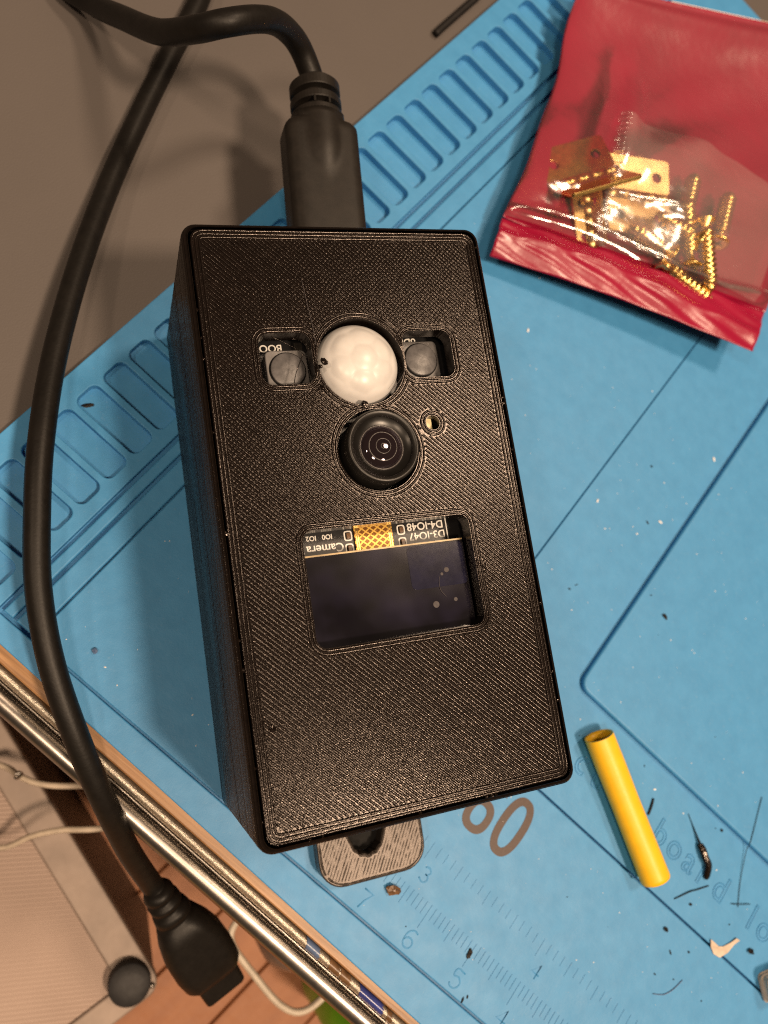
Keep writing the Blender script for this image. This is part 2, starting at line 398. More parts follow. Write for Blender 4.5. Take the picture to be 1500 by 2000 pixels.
panel('side_panel', [(-23.8, 0.22), (UR, 0.22), (UR, VT), (-23.8, VT)], bevel=0.14)
panel('raised_tray', rr(110, 140, 2.2, 6, -4.6 + 55, 17.95 + 70), -0.3, 1.2, 0.5)
# embossed ruler
mb = MB()
u0 = -3.72
for i in range(-9, 62):
    u = u0 + i * 0.957
    L_ = 3.9 if i % 10 == 0 else (2.9 if i % 5 == 0 else 2.05)
    mb.add(*box(u - 0.2, u + 0.2, -24.5 - L_, -24.5, -0.02, 0.075))
for i in range(-1, 46):
    u = -9.2 + i * 1.52
    L_ = 2.9 if i % 16 == 0 else (2.4 if i % 4 == 0 else 1.7)
    mb.add(*box(u - 0.13, u + 0.13, -17.2 - L_, -17.2, -0.02, 0.06))
t = mb.build('ruler_marks', 'silicone', mat); t['kind'] = 'stuff'
def emboss(ch, u, v, size, name='embossed_letter', r=0.13, sx=1.0):
    V, F = text(ch, size, outline=r); V = np.asarray(V); V = V - np.array([(V[:, 0].min() + V[:, 0].max()) / 2, 0, 0])
    mk(name, place(V, u, v, 0.03, 0, sx), F, 'silicone', mat, True)
STROKES = {'7': [(-.5, 1), (.5, 1), (0.1, 0), (-.1, -1)], '6': [(.45, .9), (0, 1), (-.45, .5), (-.5, -.4), (-.2, -.95), (.3, -.9), (.5, -.4), (.25, 0.05), (-.2, 0.05), (-.48, -.35)],
           '5': [(.45, 1), (-.4, 1), (-.45, .2), (.1, .3), (.5, -.2), (.3, -.85), (-.2, -1), (-.5, -.7)], '4': [(.2, -1), (.2, 1), (-.55, -.3), (.55, -.3)], '3': [(-.45, .8), (0, 1), (.42, .6), (.2, .1), (-.05, .05), (.3, 0), (.5, -.5), (.1, -1), (-.5, -.75)]}
def stroke_digit(ch, u, v, h):
    P = [(u + x * h * 0.62, v + y * h / 2, -0.06) for x, y in STROKES[ch]]; V, F = tube(spline(P, 3) if ch not in '47' else np.array(P), 0.16, 6); mk('embossed_digit', V, F, 'silicone', mat, True)
for ch, u in (('7', -13.4), ('6', -3.9), ('5', 6.0), ('4', 15.7)): stroke_digit(ch, u, -30.3, 2.7)
for ch, u in (('3', -7.6), ('4', 16.6)): stroke_digit(ch, u, -21.8, 2.3)
for ch, u in (('c', 4.2), ('u', 8.3), ('i', 12.0), ('t', 14.6), ('b', 23.4), ('o', 27.0), ('a', 30.7), ('r', 34.3), ('d', 38.3), ('l', 46.4), ('o', 49.7), ('c', 53.6)):
    emboss(ch, u, 8.6, 6.4, r=0.11, sx=0.92)
# printed brown number 60 (flat print)
def ring2d(cx, cy, w, h, th, n=40, p=2.4):
    o = []; i_ = []
    for k in range(n):
        a = 2 * PI * k / n; c, s_ = math.cos(a), math.sin(a)
        f = lambda q: math.copysign(abs(q) ** (2 / p), q)
        o.append((cx + w / 2 * f(c), cy + h / 2 * f(s_), 0)); i_.append((cx + (w / 2 - th) * f(c), cy + (h / 2 - th) * f(s_), 0))
    return o + i_, [(k, (k + 1) % n, n + (k + 1) % n, n + k) for k in range(n)]
V, F = ring2d(-0.1, -7.4, 5.2, 10.2, 1.35); mk('printed_digit', [(x, y, 0.03) for x, y, _ in V], F, 'brown_ink', mat)
V, F = ring2d(-6.0, -9.6, 5.0, 5.8, 1.3); six = MB().add([(x, y, 0.03) for x, y, _ in V], F)
A_ = [(-8.5, -9.6), (-8.3, -6.6), (-7.3, -3.7), (-5.4, -2.3), (-3.7, -3.4), (-3.5, -4.6)]; B_ = [(-7.2, -9.6), (-7.1, -7.2), (-6.6, -4.9), (-5.5, -3.6), (-4.8, -4.0), (-4.75, -4.6)]
six.add([(x, y, 0.034) for x, y in A_ + B_], [(k, k + 1, k + 7, k + 6) for k in range(5)]); six.build('printed_digit', 'brown_ink', mat)

# ================================================================ the printed camera box
W, H, D = 39.5, 73.4, 33.0
dev = tag(empty('camera_box', (-53.833, 5.487, 0.02), 0.86268), 'black 3D printed camera enclosure with sensor dome, lens and small display', 'camera device')
def shell(z0, z1, name, fil=0.0, lh=0.3, inset=0.0, seed=0):
    r_ = np.random.default_rng(seed); rings = []; n = int(round((z1 - z0) / lh))
    for i in range(n):
        za, zb = z0 + i * lh, z0 + (i + 1) * lh; zm = (za + zb) / 2
        ins = inset
        if fil and zm > z1 - fil: ins += fil - math.sqrt(max(0, fil ** 2 - (zm - (z1 - fil)) ** 2))
        if z0 < 0.5 and zm < 0.8: ins += 0.25
        j = r_.normal(0, 0.012)
        for dz, di in ((0.02, 0.055), (0.28, 0.0), (0.72, 0.0), (0.98, 0.055)):
            q = ins + di + j; rings.append([(x, y, za + dz * lh) for x, y in rr(W - 2 * q, H - 2 * q, max(0.4, 1.75 - q * 0.4), 6)])
    V, F = loft(rings, True, False); return V, F, ins
V, F, _ = shell(0.0, 18.0, 'body', lh=0.3, seed=1); mk('body', V, F, 'print', dev, True)
V, F, ins_top = shell(18.35, D - 0.05, 'cover', fil=1.0, lh=0.2442, seed=2); F = F[:-1] if len(F[-1]) > 4 else F
cover = mk('cover_shell', V, F[:-0 or None], 'print', dev, True)
V, F = fill(rr(W - 1.0, H - 1.0, 1.6, 6), [], 17.8, 18.6); mk('seam_gasket', V, F, 'black_matt', dev)
V, F = fill(rr(0.5, 9.0, 0.2, 2), [], 0, 0.42); mk('vent_slit', [(-W / 2 - 0.03 + z_ * 0.2, y_ + 2.4, 11.6 + x_) for x_, y_, z_ in V], F, 'black_matt', dev)
PIRC = (0.35, 18.35); LENC = (0.8, 6.95)
HOLES = {'pir': ('c', 0.35, 18.35, 5.65), 'lens': ('c', 0.8, 6.95, 5.2), 'bl': ('r', -9.1, 19.05, 6.5, 6.5, 1.3), 'br': ('r', 9.55, 19.05, 6.7, 6.3, 1.3), 'led': ('c', 8.5, 9.9, 0.95), 'win': ('r', 0.4, -9.0, 21.4, 13.8, 1.3)}
def hole_pts(h, off=0.0): return circ(h[1], h[2], h[3] + off, 56 if h[3] > 2 else 24) if h[0] == 'c' else rr(h[3] + 2 * off, h[4] + 2 * off, h[5] + off, 6, h[1], h[2])
def sdf(h, x, y):
    if h[0] == 'c': return np.hypot(x - h[1], y - h[2]) - h[3]
    qx = np.abs(x - h[1]) - h[3] / 2 + h[5]; qy = np.abs(y - h[2]) - h[4] / 2 + h[5]
    return np.hypot(np.maximum(qx, 0), np.maximum(qy, 0)) + np.minimum(np.maximum(qx, qy), 0) - h[5]
OUT = ('r', 0, 0, W - 2.0, H - 2.0, 1.3)
ZT = D - 0.12
V, F = fill(rr(OUT[3], OUT[4], 1.3, 6), [hole_pts(h) for h in HOLES.values()], D - 2.4, ZT); mk('front_plate', V, F, 'print', dev)
PW = 0.45
PROF = [(-0.185, -0.08), (-0.165, 0.03), (-0.095, 0.125), (0, 0.16), (0.095, 0.125), (0.165, 0.03), (0.185, -0.08)]
def bead(mb, P, closed, amp=0.012, r_=rng, prof=None, wave=0.0):
    PROF_ = prof or PROF
    """one extruded plastic line lying on the front plate"""
    P = np.asarray(P, float); n = len(P)
    T = (np.roll(P, -1, 0) - np.roll(P, 1, 0)) if closed else np.gradient(P, axis=0)
    T /= np.linalg.norm(T, axis=1)[:, None] + 1e-9; N = np.c_[-T[:, 1], T[:, 0]]
    jw = 1 + r_.normal(0, 0.03, n); jz = r_.normal(0, amp, n) + wave; jo = r_.normal(0, 0.004, n)
    k = len(mb.v); m = len(PROF_)
    for o, z in PROF_:
        Q = P + N * (o * jw + jo)[:, None]
        mb.v += [(Q[i, 0], Q[i, 1], ZT + z + (jz[i] if z > 0 else 0)) for i in range(n)]
    for j in range(m - 1):
        for i in range(n if closed else n - 1):
            a = k + j * n + i; b = k + j * n + (i + 1) % n; mb.f.append((a, b, b + n, a + n))
def resample(P, step):
    P = np.asarray(P + [P[0]], float); L = np.r_[0, np.cumsum(np.linalg.norm(np.diff(P, axis=0), axis=1))]
    s = np.linspace(0, L[-1], max(8, int(L[-1] / step)), endpoint=False); return np.c_[np.interp(s, L, P[:, 0]), np.interp(s, L, P[:, 1])]
mb = MB()
for off in (0.12, 0.57, 1.02): bead(mb, resample(rr(OUT[3] - 2 * off, OUT[4] - 2 * off, max(0.5, 1.5 - off), 6), 0.6), True, 0.008)
for h in HOLES.values():
    for off in ((0.25, 0.7) if h[3] > 2 else (0.25, 0.65)):
        P = resample(hole_pts(h, off), 0.5)
        keep = np.ones(len(P), bool)
        for h2 in HOLES.values():
            if h2 is not h: keep &= sdf(h2, P[:, 0], P[:, 1]) > 0.15
        if keep.all(): bead(mb, P, True, 0.008)
        else:
            s0 = int(np.argmin(keep)); P = np.roll(P, -s0, 0); keep = np.roll(keep, -s0); run = []
            for p, kf in list(zip(P, keep)) + [(None, False)]:
                if kf: run.append(p)
                else:
                    if len(run) > 2: bead(mb, run, False, 0.008)
                    run = []
t = mb.build('outline_beads', 'print', dev, True); t['kind'] = 'stuff'
mb = MB(); dd = np.array([1, -1]) / math.sqrt(2); nn = np.array([1, 1]) / math.sqrt(2)
kmax = int((W + H) / 2 / math.sqrt(2) / PW) + 2
for kk in range(-kmax, kmax + 1):
    s = np.arange(-58, 58, 0.10); base = nn * kk * PW; X = base[0] + dd[0] * s; Y = base[1] + dd[1] * s
    ok = sdf(OUT, X, Y) < -(1.20 + rng.uniform(0, 0.12))
    for h in HOLES.values(): ok &= sdf(h, X, Y) > 0.86 + rng.uniform(0, 0.12)
    idx = np.flatnonzero(np.diff(np.r_[0, ok.astype(int), 0]))
    for a, b in zip(idx[::2], idx[1::2]):
        if b - a < 6: continue
        n = max(3, int((b - a) * 0.10 / 0.15)); ss = np.linspace(s[a], s[b - 1], n)
        bead(mb, np.c_[base[0] + dd[0] * ss, base[1] + dd[1] * ss], False, 0.0035, wave=0.016 * np.sin(2 * PI * ss / 0.46 + 0.6 * math.sin(kk * 0.9)))
t = mb.build('infill_beads', 'print', dev, True); t['kind'] = 'stuff'
# inside: circuit board with printing, buttons, dome, lens, display
V, F = fill(rr(31, 64, 1, 3), [], 24.0, 25.6); mk('inner_floor', V, F, 'black_matt', dev)
V, F = fill(rr(30, 26, 1, 3, 0, 14), [], 26.0, 28.0); mk('circuit_board', V, F, 'pcb', dev)
V, F = fill(rr(30, 22, 1, 3, 0, -11.5), [], 26.6, 28.6); board = mk('circuit_board', V, F, 'pcb', dev)
def silk(parent, s_, x, y, size, z, name='board_lettering', rot=PI, sx=1.0):
    V, F = text(s_, size, 0.03, offset=0.022); mk(name, place(V, x, y, z, rot, sx), F, 'silk', parent)
silk(board, 'D4-IO48', 6.9, -2.45, 1.38, 28.63); silk(board, 'D3-IO47', 7.0, -3.72, 1.38, 28.63); silk(board, 'D2-IO21', 7.1, -5.0, 1.38, 28.63)
silk(board, 'Camera', -6.6, -3.9, 1.5, 28.63); silk(board, 'IO0   IO2', -7.2, -2.5, 0.85, 28.63)
mb = MB()
mb.add(*box(9.75, 9.9, -5.6, -1.4, 28.6, 28.63))
mb.add(*box(-10.2, -9.2, -4.35, -4.2, 28.6, 28.63))
mb.build('board_lettering', 'silk', board)
for x0 in (-3.5, 3.55):
    for yy in (-2.7, -4.3):
        V, F = ring2d(x0, yy, 1.1, 1.3, 0.17, 16, 4); mk('component_outline', [(x, y, 28.63) for x, y, _ in V], F, 'silk', board)
        V, F = fill(rr(0.5, 0.75, 0.1, 2, x0, yy), [], 28.6, 28.95, 0.05); mk('chip_component', V, F, 'brown_gloss', board)
V, F = fill(rr(5.0, 8.0, 0.3, 2, -0.25, -5.2), [], 28.66, 28.9); flex = mk('flex_cable', V, F, 'flex', dev)
mb = MB()
for x0 in (-2.6, -2.35, 1.75, 2.0): mb.add(*box(x0, x0 + 0.13, -9.0, -1.3, 28.9, 28.93))
mb.build('flex_trace', 'brass', flex)
display = mk('display_glass', *fill(rr(23.4, 18.5, 0.5, 3, -0.8, -14.1), [], 29.1, 30.6, 0.08), 'screen', dev)
V, F = box(-12.4, 10.8, -5.02, -4.83, 29.9, 30.66); mk('glass_edge', V, F, 'glass_edge', display)
V, F = fill(rr(7.6, 5.4, 0.6, 3, 6.9, -7.9), [], 30.6, 30.63); mk('polariser_patch', V, F, 'screen_patch', display)
for x, y, r in ((8.0, -8.6, 0.33), (7.3, -9.05, 0.2), (5.9, -12.7, 0.42), (8.6, -12.4, 0.26)):
    V, F = lathe([(r, 30.63), (r * 0.8, 30.66)], x, y, 14); mk('dust_spot', V, F, 'spot', display)
def wisp(P, r=0.035, mat_='print', parent=None, name='filament_wisp'):
    V, F = tube(spline(P, 6), r, 5); return mk(name, V, F, mat_, parent, True)
wisp([(6.9, -9.3, 30.66), (6.7, -10.2, 30.7), (6.8, -11.1, 30.68), (7.4, -11.9, 30.66)], 0.03, 'spot', display, 'dust_fibre')
def button(cx, cy, word, wx, wy):
    b = mk('push_button', *fill(rr(5.3, 5.3, 0.7, 4, cx, cy), [], 28.0, 29.5, 0.15), 'button_frame', dev)
    V, F = lathe([(2.2, 29.4), (2.2, 29.82), (2.1, 29.9), (0.5, 29.95)], cx, cy, 32); mk('button_cap', V, F, 'button', b, True)
    V, F = lathe([(2.38, 29.45), (2.38, 29.53), (2.2, 29.53)], cx, cy, 32, False, False); mk('button_groove', V, F, 'black_matt', b)
    silk(dev, word, wx, wy, 1.35, 28.05, sx=1.0)
button(-8.35, 18.75, 'BOOT', -10.2, 22.3); button(9.7, 19.4, 'oDu', 8.9, 22.6)
V, F = box(-6.9, -5.9, 21.6, 22.6, 28.0, 28.8); mk('solder_joint', V, F, 'steel', dev)
# milky dome with lens facets
def dome():
    rings = []; R0 = 5.42
    cells = [(0.0, 0.0, 0.30)] + [(0.62, a * PI / 3 + 0.4, 0.33) for a in range(6)] + [(1.12, a * PI / 5, 0.36) for a in range(10)]
    cen = [np.array([math.sin(t) * math.cos(a), math.sin(t) * math.sin(a), math.cos(t)]) for t, a, _ in cells]
    nr, ns = 44, 96
    for i in range(nr):
        th = PI / 2 * (1 - i / (nr - 1)) * 0.97 + 0.001; ring = []
        for k in range(ns):
            a = 2 * PI * k / ns; d = np.array([math.sin(th) * math.cos(a), math.sin(th) * math.sin(a), math.cos(th)])
            m = max(float(d @ c) for c in cen); h = 0.15 - min(0.15, math.acos(min(1, m)) ** 2 * 1.5)
            h *= max(0.0, min(1.0, (1.12 - th) / 0.45))
            r = R0 + h * 1.35
            ring.append((PIRC[0] - 0.15 + r * d[0], PIRC[1] + r * d[1], 30.7 + 0.72 * r * d[2]))
        rings.append(ring)
    V, F = loft([[(x, y, 27.5) for x, y, z in rings[0]]] + rings, False, True); mk('sensor_dome', V, F, 'pir', dev, True)
dome()
# lens
V, F = lathe([(4.62, 25.5), (4.62, 34.6), (4.45, 34.85)], *LENC, 64, True, False); barrel = mk('lens_barrel', V, F, 'black_satin', dev, True)
V, F = lathe([(4.45, 34.85), (4.35, 34.92), (4.2, 34.92), (3.80, 34.62), (3.72, 34.3)], *LENC, 64, False, False); mk('lens_rim', V, F, 'black_satin', barrel, True)
V, F = lathe([(3.74, 34.32), (3.4, 34.1), (3.0, 33.95), (2.8, 33.9)], *LENC, 64, False, False); mk('lens_cone', V, F, 'black_cone', barrel, True)
V, F = lathe([(2.85, 33.9), (2.78, 34.02), (2.66, 34.02), (2.58, 33.8)], *LENC, 64, False, False); mk('retaining_ring', V, F, 'iris', barrel, True)
GL = [(2.62 * math.cos(a), 33.75 + 0.95 * math.sin(a)) for a in np.linspace(0.0, 1.53, 22)]
V, F = lathe(GL, *LENC, 64, True, True)
lensg = NT('lens_glass'); lensg.set(Base_Color=(0.012, 0.009, 0.008), Roughness=0.04); lensg.b.inputs['Coat Weight'].default_value = 0.6; lensg.b.inputs['Coat Tint'].default_value = (0.8, 0.6, 1, 1)
mk('lens_glass', V, F, lensg.m, barrel, True)
def gz(r): return 33.75 + 0.95 * math.sqrt(max(0, 1 - (r / 2.62) ** 2))
for ra, rb_, mm_ in ((1.85, 1.72, 'iris'), (0.98, 0.88, 'iris'), (0.36, 0.26, 'iris')):
    V, F = lathe([(ra, gz(ra) - 0.01), (ra - 0.02, gz(ra) + 0.012), (rb_ + 0.02, gz(rb_) + 0.012), (rb_, gz(rb_) - 0.01)], *LENC, 48, False, False); mk('iris_ring', V, F, mm_, barrel, True)
# light sensor behind the small hole
V, F = lathe([(0.9, 30.4), (0.9, 30.9), (0.55, 31.2)], 8.25, 9.6, 20); mk('light_sensor', V, F, 'brass', dev, True)
V, F = box(8.25, 8.95, 9.5, 10.9, 30.9, 31.4); mk('sensor_chip', V, F, 'cream', dev)
# loose threads and blobs of print plastic
wisp([(-5.9, 29.3, D + .1), (-5.7, 26.0, D + .35), (-5.35, 22.6, D + .2), (-5.3, 20.6, D + .1)], 0.03, 'spot', dev)
wisp([(-7.0, 19.6, D - .1), (-7.9, 17.6, D - 1.2), (-8.5, 15.9, D - .8)], 0.05, 'print', dev)
wisp([(-10.6, 22.0, D - .3), (-7.5, 20.5, D - .9), (-5.6, 18.0, D - .1)], 0.03, 'print', dev)
wisp([(3.6, 14.4, D + .2), (4.9, 15.6, D + .3), (6.1, 17.4, D + .2)], 0.03, 'spot', dev)
def blob(x, y, z, r, parent, name='print_blob', m_='print', seed=0, fl=1.0):
    rb = np.random.default_rng(seed); V, F = lathe([(0.25, -1), (0.8, -0.5), (1, 0.1), (0.75, 0.6), (0.25, 1)], 0, 0, 9)
    V = np.array(V) * (1 + rb.normal(0, 0.22, (len(V), 1))) * r; V[:, 2] *= fl
    mk(name, V + np.array([x, y, z]), F, m_, parent)
blob(-4.9, 18.05, D + 1.1, 0.42, dev, seed=3); blob(-5.3, 17.6, D + 0.7, 0.3, dev, seed=4); blob(-0.2, 12.75, D + 0.25, 0.45, dev, seed=5, fl=0.6)
blob(18.6, 33.4, D - 1.0, 0.5, dev, seed=6); blob(18.75, 32.7, D - 1.2, 0.35, dev, seed=7); blob(-16.6, -23.5, D + 0.05, 0.4, dev, seed=8, fl=0.5); blob(-5.2, 15.2, D + 0.2, 0.35, dev, seed=9, fl=0.6)
for k_ in range(26):                      # ragged little blobs along the cover's rim
    e_ = rng.uniform(-1, 1)
    x_, y_ = ((-W / 2 + 0.75, e_ * (H / 2 - 2)) if k_ % 3 == 0 else (W / 2 - 0.75, e_ * (H / 2 - 2)) if k_ % 3 == 1 else (e_ * (W / 2 - 2), -H / 2 + 0.8))
    blob(x_, y_, D - 0.15, rng.uniform(0.12, 0.24), dev, seed=40 + k_, fl=0.7)
# keyhole hanging tab
tabo = [(-7.5, -34.5), (9.0, -34.5)] + [(9.0 - 3.6 + 3.6 * math.cos(a), -47.1 - 3.6 * math.sin(a)) for a in np.linspace(0, PI / 2, 8)] + [(-7.5 + 3.6 - 3.6 * math.sin(a), -47.1 - 3.6 * math.cos(a)) for a in np.linspace(0, PI / 2, 8)]
KC = (0.1, -44.2)
key = [(0.1 + 2.2 * math.cos(a) * (1 + 0.06 * math.sin(9 * a)), -44.7 + 2.2 * math.sin(a) * (1 + 0.06 * math.sin(11 * a))) for a in np.linspace(PI * 1.12, PI * 1.88, 16)] + [(3.3, -42.4), (3.0, -38.2), (-2.8, -38.2), (-3.1, -42.4)]
V, F = fill(tabo, [key], 0.1, 3.0, 0.25); tab = mk('hanging_tab', V, F, 'print_tab', dev)
def in_poly(poly, x, y):
    c = np.zeros(len(x), bool); n = len(poly)
    for i in range(n):
        (x1, y1), (x2, y2) = poly[i], poly[(i + 1) % n]
        if y1 == y2: continue
        c ^= ((y1 > y) != (y2 > y)) & (x < (x2 - x1) * (y - y1) / (y2 - y1) + x1)
    return c
mb = MB(); zs = ZT; ZT = 2.95
da = math.radians(62); dd = np.array([math.cos(da), math.sin(da)]); nn = np.array([-dd[1], dd[0]])
for kk in range(-70, 71):
    s = np.arange(-30, 30, 0.1); base = np.array([0.7, -43]) + nn * kk * 0.47; X = base[0] + dd[0] * s; Y = base[1] + dd[1] * s
    ok = in_poly(tabo, X, Y) & (Y < -36.5)
    for ox, oy in ((0.75, 0), (-0.75, 0), (0, -0.75)): ok &= in_poly(tabo, X + ox, Y + oy)
    ok &= ~in_poly(key, X, Y) & ~in_poly([(0.1 + (q[0] - 0.1) * 1.25, -43.5 + (q[1] + 43.5) * 1.2) for q in key], X, Y)
    idx = np.flatnonzero(np.diff(np.r_[0, ok.astype(int), 0]))
    for a, b in zip(idx[::2], idx[1::2]):
        if b - a < 8: continue
        ss = np.linspace(s[a], s[b - 1], max(3, int((b - a) * 0.1 / 0.5))); bead(mb, np.c_[base[0] + dd[0] * ss, base[1] + dd[1] * ss], False, 0.010, prof=[(-0.2, -0.06), (-0.15, 0.03), (0, 0.065), (0.15, 0.03), (0.2, -0.06)])
for off in (0.35, ):
    P = resample([(p[0] * 0.95 + 0.04, (p[1] + 43) * 0.95 - 43) for p in tabo], 0.5); P = P[P[:, 1] < -36]
    i0 = int(np.argmax(np.linalg.norm(np.diff(P, axis=0), axis=1))) + 1; bead(mb, np.roll(P, -i0, 0), False, 0.04)
    P = resample([(KC[0] + (p[0] - KC[0]) * 1.12, KC[1] + (p[1] - KC[1]) * 1.12) for p in key], 0.4); bead(mb, P, True, 0.05)
t = mb.build('tab_beads', 'print_tab', tab, False); t['kind'] = 'stuff'; ZT = zs
V, F = fill(rr(7.6, 8.6, 1.0, 3, 0.1, -42.6), [], 0.12, 0.5); mk('hole_shade_plate', V, F, 'black_matt', tab)  # black plate added so the keyhole looks shaded inside
blob(2.6, -43.2, 3.1, 0.4, tab, seed=11); blob(-1.3, -46.4, 3.1, 0.35, tab, seed=12)

# ================================================================ USB cable
usb = tag(empty('usb_cable', (-95, 45, 0)), 'black USB cable plugged into the box, hanging over the desk edge', 'cable')
off = np.array([95, -45, 0.0])
ca, sa = math.cos(0.86268), math.sin(0.86268)
def dw(x, y, z): return np.array([-53.833 + x * ca - y * sa, 5.487 + x * sa + y * ca, z])
ax0, ax1 = dw(3.9, 36.15, 14.6), dw(5.4, 62.8, 15.2)
ay = (ax1 - ax0); LB = np.linalg.norm(ay); ay /= LB; axx = np.cross(ay, (0, 0, 1)); axx /= np.linalg.norm(axx); az = np.cross(axx, ay)
def plug_ring(t, w, h, r, dz=0.0): return [ax0 + off + ay * t + axx * x + az * (z + dz) for x, z in rr(w, h, r, 6)]
def sm(x): x = min(1.0, max(0.0, x)); return x * x * (3 - 2 * x)
rings = []
for t in list(np.linspace(0, LB - 1.6, 34)) + [LB - 1.2, LB - 0.8, LB - 0.45, LB - 0.2, LB - 0.05, LB, LB + 0.4, LB + 1.2, LB + 1.21]:
    e = max(0.0, (t - (LB - 1.6)) / 1.6); e = min(1.0, e); cut = math.sqrt(max(0.0, 1 - e * e))
    w, h = 8.0 + 3.5 * cut, 5.6 + 0.9 * cut
    if t >= LB: w, h = 7.6, 6.0
    rn = 2.7 + 1.35 * sm((t - (LB - 13)) / 9.0)
    if t > LB + 1.2: rn = 2.9; w = h = 5
    ring = []
    for a in np.linspace(0, 2 * PI, 56, endpoint=False):
        c, s_ = abs(math.cos(a)), abs(math.sin(a)); rb_ = ((c / (w / 2)) ** 6 + (s_ / (h / 2)) ** 6) ** (-1 / 6)
        rho = 0.13 * math.log(math.exp(rb_ / 0.13) + math.exp(rn / 0.13))
        ring.append(ax0 + off + ay * t + axx * rho * math.cos(a) + az * rho * math.sin(a))
    rings.append(ring)
V, F = loft(rings); plug = mk('usb_plug', V, F, 'plug', usb, True)
prof = []
for (a, b, r) in ((1.0, 2.0, 4.05), (3.0, 4.2, 4.0), (5.2, 6.9, 3.95)):
    prof += [(LB + a - 0.02, 2.7), (LB + a, r - 0.12), (LB + a + 0.15, r), (LB + b - 0.15, r), (LB + b, r - 0.12), (LB + b + 0.02, 2.7)]
prof = prof[1:-2] + [(LB + 7.3, 3.4), (LB + 7.7, 2.3)]
V, F = loft([[ax0 + off + ay * t + (axx * math.cos(a) + az * math.sin(a)) * r for a in np.linspace(0, 2 * PI, 48, endpoint=False)] for t, r in prof]); mk('strain_relief', V, F, 'plug', plug, False)
for sgn in (1, -1):
    V, F = loft([[ax0 + off + ay * (LB + 2.5) + (axx * math.cos(a) + az * math.sin(a)) * rr_ + ay * dy for rr_, dy in ((3.0, -0.5), (4.06, -0.5), (4.06, 0.5), (3.0, 0.5))] for a in np.linspace(PI / 2 - 0.25 * sgn, PI / 2 - 0.33 * sgn, 3)]); mk('relief_web', V, F, 'plug', plug)
tip = ax1 + ay * 7.0
PA = [tip - ay * 2, tip + ay * 0.8, (-107.3, 56.6, 17.6), (-109.3, 55.4, 20.2), (-110.6, 52.4, 23.4), (-111.3, 48.3, 26.0), (-112.8, 43.5, 27.0), (-116.1, 41.3, 24.0), (-122.5, 41.6, 17.0), (-131.8, 44.1, 9.0), (-139.5, 46.0, 3.0), (-148, 46.5, 0.3), (-160, 52, 0.15), (-170, 68, 0.15), (-162, 84, 0.15), (-146, 80, 0.15),
      (-134.2, 66.5, 0.15), (-127.8, 51.0, 0.15), (-123.2, 39.6, 0.15), (-117.0, 25.7, 0.8), (-109.0, 11.0, 3.2), (-100.5, -2.3, 5.6), (-92.7, -12.4, 7.5), (-86.0, -19.9, 7.6), (-78.7, -27.2, 6.6), (-70.4, -33.4, 5.0), (-60.9, -38.7, 2.2), (-51.9, -43.1, -3.0), (-43.8, -47.0, -12.0), (-36.6, -49.7, -20.0), (-34.4, -50.2, -21.6)]
PA = spline(PA, 12) + off
V, F = tube(PA, 1.78, 20); mk('cord', V, F, 'cable', usb, True)
# hanging connector
c0, c1 = np.array([-34.9, -50.1, -21.0]), np.array([-13.6, -56.6, -33.6]); d = c1 - c0; LC = np.linalg.norm(d); d /= LC
hx = np.cross(d, (0, 0, 1)); hx /= np.linalg.norm(hx); hz = np.cross(hx, d)
def conn_ring(t, w, h, r): return [c0 + off + d * t * LC + hx * x * 0.88 + hz * z * 0.88 for x, z in rr(w, h, r, 6)]
V, F = loft([conn_ring(*q) for q in ((0.0, 4.7, 4.7, 2.3), (0.03, 5.6, 5.6, 2.7), (0.06, 5.8, 5.8, 2.8), (0.07, 4.9, 4.9, 2.4), (0.10, 4.9, 4.9, 2.4), (0.11, 6.2, 6.0, 2.9), (0.15, 6.3, 6.1, 2.9), (0.16, 5.2, 5.2, 2.5), (0.19, 5.2, 5.2, 2.5), (0.20, 6.8, 6.2, 3.0), (0.26, 7.4, 6.4, 3.0), (0.27, 6.4, 5.6, 2.7), (0.30, 6.4, 5.6, 2.7),
     (0.31, 8.0, 6.6, 3.0), (0.44, 10.6, 7.0, 3.0), (0.58, 12.2, 7.2, 2.8), (0.76, 12.6, 7.2, 2.6), (0.88, 12.0, 7.0, 2.6), (0.92, 10.6, 6.4, 2.4))]); conn = mk('hanging_plug', V, F, 'cable', usb, True)
V, F = loft([conn_ring(*q) for q in ((0.90, 8.6, 4.6, 0.9), (1.10, 8.6, 4.6, 0.9), (1.115, 8.1, 4.1, 0.8))]); mk('plug_end', V, F, 'cable', conn)

# ================================================================ bag of brass fittings
BL, BR, TR, TL = np.array([-64.8, 65.2]), np.array([-16.5, 90.5]), np.array([-35.0, 178.0]), np.array([-88.8, 126.0])
bag = tag(empty('plastic_bag', (-50, 110, 0.3)), 'red backed clear plastic bag holding brass hinges and screws', 'bag'); boff = np.array([50, -110, -0.3])
def bq(s, t):
    p = (1 - t) * ((1 - s) * BL + s * BR) + t * ((1 - s) * TL + s * TR)
    p = p + np.array([-0.36, 0.93]) * (0.8 * math.sin(3.0 * s + 0.6)) * (1 - t) + np.array([-0.9, -0.36]) * (0.7 * math.sin(7 * t + 1.0) + 0.3 * math.sin(17 * t)) * (1 - s)
    return p
def wr(s, t, k=0): return 0.8 * (0.45 * math.sin(9 * s + 5 * t + k) * math.sin(7 * t - 3 * s + 1.3 * k) + 0.28 * math.sin(21 * s - 13 * t + k) * math.sin(4 * s + 17 * t))
def edge_z(s, t): return 4.6 + 1.6 * s * (1 - t) + 0.8 * math.sin(6 * t + 2 * s) + 2.0 * t
def pillow(s, t): return max(0.0, 16 * s * (1 - s) * t * (1 - t)) ** 0.45
def back_z(s, t): e = edge_z(s, t); return e - (e - 0.9) * pillow(s, max(0.0, (t - 0.10) / 0.9)) + 0.5 * wr(s, t, 2.0) * (0.4 + pillow(s, t))
SEAL = 0.118
